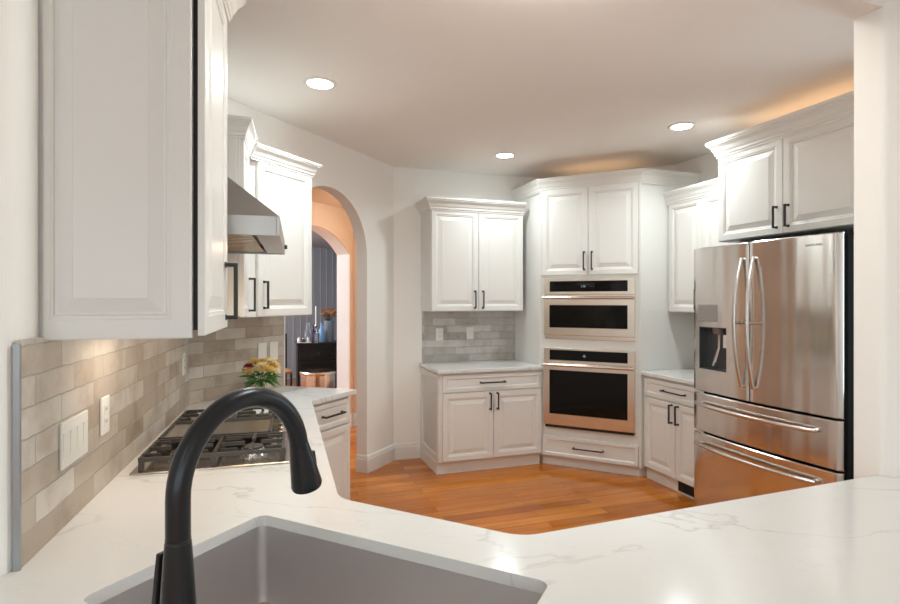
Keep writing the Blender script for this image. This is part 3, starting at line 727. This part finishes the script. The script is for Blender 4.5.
# underside: control strip at the front, sloping baffle filters
MB().box(.013, HW-.013, -HD+.013, -HD+.085, .006, .014).build('control_strip', 'hoodst', t)
for k in range(2):
    f0 = .02+k*(HW-.04)/2; f1 = f0+(HW-.04)/2-.008; mb = MB(); nb = 7; st_ = (f1-f0)/nb
    for j in range(nb):
        x_ = f0+j*st_
        mb.hexa([(x_, -HD+.10, .008), (x_+st_*.45, -HD+.10, .008), (x_+st_*.45, -.02, .008), (x_, -.02, .008)], [(x_, -HD+.10, .014), (x_+st_*.45, -HD+.10, .014), (x_+st_*.45, -.02, .014), (x_, -.02, .011)])
    bf = mb.build('baffle_filter', 'baffle', t)
    MB().box(f0, f1, -HD+.09, -.018, .045, .048).build('filter_backing', 'iron', bf)
MB().tube([(HW-.06, -HD, .035), (HW-.06, -HD-.014, .035)], .011, 16).build('knob', 'black', t)
l = bpy.data.lights.new('hood_lamp', 'AREA'); l.size = .25; l.energy = 1.6; l.color = (1, .74, .48); lo_ = bpy.data.objects.new('hood_lamp', l); COL.objects.link(lo_); lo_.location = LW.w3((hx0+hx1)/2, -.42, hz-.005)

# ------------------------------------------------------------------ gas cooktop
t = thing('gas_cooktop', 'stainless gas cooktop with black grates and a centre griddle on the left counter', 'cooktop', LW.w3(-1.35, 0, CT), LW.a)
CW = .93; y0, y1 = -.585, -.055
MB().box(0, CW, y0, y1, .0005, .008).build('tray', 'cookst', t, bevel=.003)
def grate(x0, x1, burners):
    mb = MB(); z = .045; b = .006
    for xx in (x0, x1): mb.box(xx-b, xx+b, y0+.025, y1-.025, z-.008, z+.006)
    for yy_ in (y0+.025, y1-.025, (y0+y1)/2): mb.box(x0, x1, yy_-b, yy_+b, z-.008, z+.006)
    for xx in (x0, x1):
        for yy_ in (y0+.03, (y0+y1)/2, y1-.03): mb.box(xx-.008, xx+.008, yy_-.008, yy_+.008, .008, z)
    for bx, by, br_ in burners:
        for dx, dy in ((1, 0), (-1, 0), (0, 1), (0, -1)):
            lx = (x1-x0)/2 if dx else .115
            xa, xb = sorted((bx+dx*.03, bx+dx*lx)); ya, yb_ = sorted((by+dy*.03, by+dy*lx))
            if dx: mb.box(xa, xb, by-.0055, by+.0055, z-.004, z+.010)
            else: mb.box(bx-.0055, bx+.0055, max(ya, y0+.025), min(yb_, y1-.025), z-.004, z+.010)
        for dx in (-1, 1):
            mb.box(bx+dx*.085-.0045, bx+dx*.085+.0045, by-.11, by-.05, z-.004, z+.008); mb.box(bx+dx*.085-.0045, bx+dx*.085+.0045, by+.05, by+.11, z-.004, z+.008)
    g = mb.build('grate', 'iron', t)
    for bx, by, br_ in burners:
        bn = MB().lathe([(br_*1.25, .008), (br_*1.25, .014), (br_, .02), (br_, .028)], 28, (bx, by, 0)).build('burner', 'chrome', t)
        MB().lathe([(br_*.9, .028), (br_*.9, .035), (br_*.7, .037)], 28, (bx, by, 0)).build('burner_cap', 'iron', bn)
ym = (y0+y1)/2
grate(.035, .295, [(.165, y0+.14, .042), (.165, y1-.13, .034)])
grate(.635, .895, [(.765, y0+.14, .036), (.765, y1-.13, .042)])
gm = MB(); gm.box(.325, .605, y0+.09, y1-.03, .034, .040)
for a_, b_, c_, d_ in ((.315, .325, y0+.08, y1-.02), (.605, .615, y0+.08, y1-.02), (.315, .615, y0+.08, y0+.09), (.315, .615, y1-.03, y1-.02)): gm.box(a_, b_, c_, d_, .03, .052)
gm.build('griddle_frame', 'iron', t)
g = MB().box(.326, .604, y0+.091, y1-.031, .040, .046).build('griddle_plate', 'cookst', t, bevel=.002)
for k in range(5): MB().lathe([(.02, .008), (.02, .013), (.016, .015), (.0145, .034), (.012, .036)], 24, (.31+k*.077, y0+.038, 0)).build('knob', 'cookst', t)

# ------------------------------------------------------------------ flowers
fx, fy = -1.165, 3.33
t = thing('flower_bouquet', 'yellow and pink bouquet in a clear glass vase on the counter corner', 'flowers', (fx, fy, CT))
va = MB().lathe([(.030, 0), (.032, .004), (.036, .03), (.038, .06), (.033, .085), (.038, .098), (.0355, .098), (.0305, .085), (.0355, .06), (.034, .03), (.029, .008), (.001, .006)], 28).build('vase', 'glass', t)
MB().lathe([(.0285, .009), (.0335, .03), (.035, .055), (.001, .056)], 24).build('water', 'water', va)
def bloom(c, r, m, n=34):
    mb = MB(); bm = mb.bm
    for k in range(n):
        th = k*2.39996; f = (k+.5)/n; ph = f*1.75; rr = r*(.55+.45*math.sin(ph))
        d = Vector((math.sin(ph)*math.cos(th), math.sin(ph)*math.sin(th), math.cos(ph)*.8)).normalized()
        s_ = d.cross(Vector((0, 0, 1))); s_ = s_.normalized() if s_.length > 1e-3 else Vector((1, 0, 0)); u_ = s_.cross(d)
        base_ = Vector(c); wd_ = r*.28
        tip = base_+d*rr; mid = base_+d*rr*.6
        pts = [base_+d*r*.1-s_*wd_*.2, base_+d*r*.1+s_*wd_*.2, mid+s_*wd_*.55+u_*wd_*.2, tip+s_*wd_*.3-u_*wd_*.3, tip-s_*wd_*.3-u_*wd_*.3, mid-s_*wd_*.55+u_*wd_*.2]
        vs = [bm.verts.new(p) for p in pts]; cvv = bm.verts.new(mid-u_*wd_*.25)
        for q in range(6): mb.face([vs[q], vs[(q+1)%6], cvv])
    mb.bm.verts.ensure_lookup_table(); return mb.build('bloom', m, t)
bl = [(-.055, -.03, .175, .042, 'petalY'), (-.005, -.05, .18, .045, 'petalC'), (.045, -.035, .19, .045, 'petalY'), (.075, .0, .17, .042, 'petalC'), (.02, .0, .225, .045, 'petalY'), (-.02, .04, .20, .042, 'petalC'), (.06, .045, .20, .042, 'petalY'), (-.045, .0, .225, .033, 'petalR'), (-.085, .015, .165, .036, 'petalY'), (.02, -.055, .215, .036, 'petalC'), (.02, .05, .225, .04, 'petalY'), (-.03, -.03, .235, .036, 'petalY'), (.055, .0, .235, .038, 'petalC'), (-.075, -.01, .205, .03, 'petalR')]
for x_, y_, z_, r_, m_ in bl: bloom((x_, y_, z_-.01), r_*1.15, m_, 60)
for x_, y_, z_, r_, m_ in bl[:7]: MB().tube([(x_*.12, y_*.12, .02), (x_*.35, y_*.35, .1), (x_, y_, z_)], .0025, 6).build('stem', 'stem', t)
for k in range(46):
    a = k*2.4; el = -.45+1.1*((k*7) % 11)/11; ln = .075+.04*((k*5) % 7)/7; mb = MB(); bm = mb.bm
    d = Vector((math.cos(a)*math.cos(el), math.sin(a)*math.cos(el), math.sin(el))); s_ = d.cross(Vector((0, 0, 1))).normalized(); b0 = Vector((0, 0, .125))
    b0 += d*.03; q = [b0, b0+d*ln*.35+s_*ln*.17, b0+d*ln*.75+s_*ln*.12, b0+d*ln-Vector((0, 0, .012)), b0+d*ln*.75-s_*ln*.12, b0+d*ln*.35-s_*ln*.17]
    vs = [bm.verts.new(p) for p in q]; m0 = bm.verts.new(b0+d*ln*.4-Vector((0, 0, .006))); m1 = bm.verts.new(b0+d*ln*.75-Vector((0, 0, .009)))
    for f_ in ((vs[0], vs[1], m0), (vs[1], vs[2], m1, m0), (vs[2], vs[3], m1), (vs[3], vs[4], m1), (vs[4], vs[5], m0, m1), (vs[5], vs[0], m0)): mb.face(list(f_))
    mb.build('leaf', 'leaf', t)

# ------------------------------------------------------------------ things in the grey room
SFm = Frame((-2.07, 7.3), (.948, .317))
t = thing('sideboard', 'black wooden sideboard in the grey room beyond the archways', 'sideboard', (-2.07, 7.3, 0), SFm.a)
MB().box(.01, 1.09, 0, .44, .12, .90).build('body', 'darkwood', t, bevel=.004)
MB().box(0, 1.10, -.015, .455, .90, .93).build('top', 'darkwood', t, bevel=.004)
for xx in (.03, 1.03):
    for yy_ in (.02, .38): MB().box(xx, xx+.045, yy_, yy_+.045, 0, .12).build('leg', 'darkwood', t)
for k in range(2):
    d = MB().panel(.03+k*.525, .54+k*.525, .70, .88, -.015, .015, .03, 'flat').build('drawer', 'darkwood', t)
    MB().tube([(.285+k*.525, -.015, .79), (.285+k*.525, -.035, .79)], .012, 12).build('knob', 'black', d)
    MB().panel(.03+k*.525, .54+k*.525, .15, .68, -.015, .015, .05, 'flat').build('door', 'darkwood', t)
def onsb(u, y): # place on the sideboard by seen column
    k = (u-450)/540; fr2 = SFm; o_ = fr2.w(0, y); x_ = (k*o_[1]-o_[0])/(fr2.e[0]-k*fr2.e[1]); return fr2.w(x_, y)
p = onsb(329, .2)
t = thing('flower_vase', 'grey ceramic vase of dried orange flowers on the black sideboard', 'vase', (*p, .93))
MB().lathe([(.06, 0), (.066, .01), (.07, .3), (.062, .3), (.058, .02), (.001, .02)], 24).build('vase', 'vasegrey', t)
mb = MB()
for k in range(16):
    a = k*2.4; r_ = .03+.10*(k % 5)/5; mb.tube([(0, 0, .25), (math.cos(a)*r_*.5, math.sin(a)*r_*.5, .33), (math.cos(a)*r_, math.sin(a)*r_, .40+.06*(k % 3)/3)], .003, 5)
mb.build('stem', 'darkwood', t)
for k in range(12):
    a = k*2.4; r_ = .04+.11*(k % 4)/4; c = Vector((math.cos(a)*r_, math.sin(a)*r_, .39+.07*(k % 3)/3))
    mb = MB()
    for j in range(14):
        b_ = j*2.4; e_ = j/14*PI; d = Vector((math.sin(e_)*math.cos(b_), math.sin(e_)*math.sin(b_), math.cos(e_)))
        s_ = d.orthogonal().normalized()*.012; vs = [mb.bm.verts.new(q) for q in (c+d*.005, c+d*.03+s_, c+d*.045, c+d*.03-s_)]; mb.face(vs)
    mb.build('bloom', 'dried', t)
def bottle(u, y, h, r_, m, label, neck=.4, group=None):
    p = onsb(u, y); o = MB().lathe([(r_*.9, 0), (r_, .005), (r_, h*(1-neck)), (r_*.35, h*(1-neck*.6)), (r_*.33, h*.96), (r_*.4, h*.965), (r_*.4, h)], 20).build('bottle', m, loc=(*p, .9305))
    return tag(o, label, 'bottle', group)
bottle(321.5, .12, .27, .042, 'labelblue', 'blue bottle left of the dried flower vase')
bottle(317, .05, .20, .035, 'glass', 'clear glass bottle in front of the blue bottle')
bottle(313.5, .14, .24, .036, 'wine', 'dark purple bottle at the middle of the black sideboard')
p = onsb(308, .30); o = MB().lathe([(.075, 0), (.07, .02), (.03, .2), (.026, .26), (.03, .27), (.02, .27), (.02, .2), (.06, .02), (.001, .01)], 20).build('decanter', 'glass', loc=(*p, .9305)); tag(o, 'clear conical glass decanter on the left of the black sideboard', 'decanter')
p = onsb(316, .36)
t = thing('candlestick', 'tall pale candle in a holder on the black sideboard', 'candle', (*p, .9305)); MB().lathe([(.045, 0), (.045, .01), (.012, .02), (.012, .2), (.025, .22), (.02, .23)], 16).build('holder', 'chrome', t); MB().lathe([(.011, .23), (.011, .5), (.003, .505)], 12).build('candle', 'candle', t)
p = onsb(302, .09); t = thing('serving_tray', 'low silver tray with small jars on the left end of the black sideboard', 'tray', (*p, .9305), SFm.a)
MB().box(-.07, .12, -.055, .055, 0, .012).build('tray', 'chrome', t, bevel=.003)
for k in range(3): MB().lathe([(.02, .012), (.022, .05), (.016, .06), (.018, .075)], 14, (-.04+k*.06, 0, 0)).build('jar', 'candle' if k != 1 else 'wine', t)
p = (-1.68, 6.9)
t = thing('trash_can', 'round stainless steel trash can in front of the black sideboard', 'trash can', (*p, 0))
MB().lathe([(.215, 0), (.225, .02), (.225, .575)], 48).build('body', 'copper', t)
MB().lathe([(.232, .576), (.236, .585), (.236, .605), (.225, .618), (.001, .628)], 48).build('lid', 'copper', t)
t = thing('dining_chair', 'dark wooden chair at the left edge of the black sideboard', 'chair', (-2.62, 8.1, 0), .5)
MB().box(-.21, .21, -.21, .21, .43, .47).build('seat', 'dried', t, bevel=.01)
for sx in (-1, 1):
    MB().tube([(sx*.19, -.19, .43), (sx*.19, -.19, 0)], [.02, .015], 10).build('leg', 'darkwood', t); MB().tube([(sx*.19, .19, 1.0), (sx*.19, .19, .45), (sx*.19, .2, 0)], [.018, .02, .015], 10).build('leg', 'darkwood', t)
MB().box(-.19, .19, .18, .2, .90, .99).box(-.19, .19, .18, .2, .6, .65).build('backrest', 'darkwood', t, bevel=.004)

# ------------------------------------------------------------------ ceiling lights
def can(x, y, label, power, z=H, color=(.88, .99, 1)):
    t = thing('recessed_light', label, 'ceiling light', (x, y, z), 0, None)
    MB().lathe([(.095, 0), (.095, -.004), (.075, -.008), (.072, -.001)], 40).build('trim_ring', 'trimw', t)
    MB().lathe([(.073, -.002), (.073, -.005), (.001, -.006)], 40).build('lens', 'glow', t)
    l = bpy.data.lights.new('recessed_lamp', 'AREA'); l.shape = 'DISK'; l.size = .14; l.energy = power; l.color = color; l.spread = math.radians(150)
    o = bpy.data.objects.new('recessed_lamp', l); COL.objects.link(o); o.parent = t; o.location = (0, 0, -.012)
can(-.76, 3.16, 'recessed ceiling light near the range hood, the leftmost', 10)
can(.48, 4.73, 'recessed ceiling light in front of the buffet, the farthest', 6.5)
can(1.69, 3.94, 'recessed ceiling light in front of the refrigerator, the rightmost', 9)
can(-.7, -2.0, 'recessed ceiling light in the rear room on the left', 10)
can(1.9, -2.0, 'recessed ceiling light in the rear room on the right', 10)
# added drum light above the frame, put in to even out the kitchen light
t = thing('drum_ceiling_light', 'round white drum ceiling light in the middle of the kitchen', 'ceiling light', (.35, 1.8, H-.102), 0)
MB().lathe([(.001, -.03), (.17, -.03), (.18, -.02), (.18, .06), (.17, .065)], 40).build('shade', 'glow', t)
MB().lathe([(.07, .065), (.07, .10)], 24).build('ceiling_rose', 'trimw', t)
l = bpy.data.lights.new('drum_lamp', 'AREA'); l.shape = 'DISK'; l.size = .33; l.energy = ADDED_DRUM; l.color = (.89, 1, 1)
o = bpy.data.objects.new('drum_lamp', l); COL.objects.link(o); o.parent = t; o.location = (0, 0, -.04)
# added warm strips on the tall cabinets, giving the ceiling an orange glow
for F, x_, y_, z_, sx, sy, e_, lab in ((F5, 1.58, -.27, 2.60, .9, .34, .8, 'warm strip lamp lying on top of the refrigerator cabinet'), (F4, .45, .35, 2.575, .7, .3, .4, 'warm strip lamp lying on top of the oven cabinet')):
    t = thing('cabinet_top_light', lab, 'light', F.w3(x_, y_, z_), F.a)
    MB().box(-sx/2, sx/2, -sy/2, sy/2, 0, .012).build('housing', 'trimw', t)
    l = bpy.data.lights.new('strip_lamp', 'AREA'); l.shape = 'RECTANGLE'; l.size = sx; l.size_y = sy; l.energy = e_; l.color = (1, .62, .34)
    o = bpy.data.objects.new('strip_lamp', l); COL.objects.link(o); o.parent = t; o.location = (0, 0, .016); o.rotation_euler = (PI, 0, 0)
# under-cabinet lamps
for F, x_, y_, sx, e_, lab in ((LW, -1.5, -.15, .3, .5, 'slim under-cabinet lamp below the near wall cabinet'),):
    t = thing('under_cabinet_light', lab, 'light', F.w3(x_, y_, 1.439), F.a)
    MB().box(-sx/2, sx/2, -.025, .025, -.012, 0).build('housing', 'trimw', t)
    MB().box(-sx/2+.01, sx/2-.01, -.018, .018, -.014, -.012).build('lens', 'glow', t)
    l = bpy.data.lights.new('strip_lamp', 'AREA'); l.shape = 'RECTANGLE'; l.size = sx; l.size_y = .04; l.energy = e_; l.color = (1, .8, .58)
    o = bpy.data.objects.new('strip_lamp', l); COL.objects.link(o); o.parent = t; o.location = (0, 0, -.018)
# unseen lamps added to brighten the hall and the study
def hang(p, z, e_, c_, lab):
    t = thing('flush_ceiling_light', lab, 'ceiling light', (*p, z)); MB().lathe([(.12, 0), (.12, -.02), (.10, -.05), (.001, -.06)], 28).build('lens', 'glow', t)
    l = bpy.data.lights.new('flush_lamp', 'POINT'); l.energy = e_; l.color = c_; l.shadow_soft_size = .1; o = bpy.data.objects.new('flush_lamp', l); COL.objects.link(o); o.parent = t; o.location = (0, 0, -.2)
hang(F2.w(2.6, .62), HH, 1.3, (.98, .97, .88), 'warm ceiling light hidden in the hallway')
hang(F2.w(2.4, 3.6), HH, 250, (.85, .92, 1), 'ceiling light hidden in the grey room')

# ------------------------------------------------------------------ groups of look-alikes
GROUPS = {'wall_cabinet': 'white wall cabinets', 'base_cabinet': 'white base cabinets', 'recessed_light': 'recessed ceiling lights', 'power_outlet': 'power outlets on the backsplashes',
          'switch_plate': 'light switch plates on the backsplashes', 'bottle': 'bottles on the black sideboard', 'worktop': 'short worktops of the far wall', 'backsplash': 'brick tile backsplashes', 'cabinet_top_light': 'strip lamps on top of the tall cabinets'}
for o in list(bpy.data.objects):
    k = o.name.split('.')[0]
    if k in GROUPS and o.parent is None and 'label' in o: o['group'] = GROUPS[k]
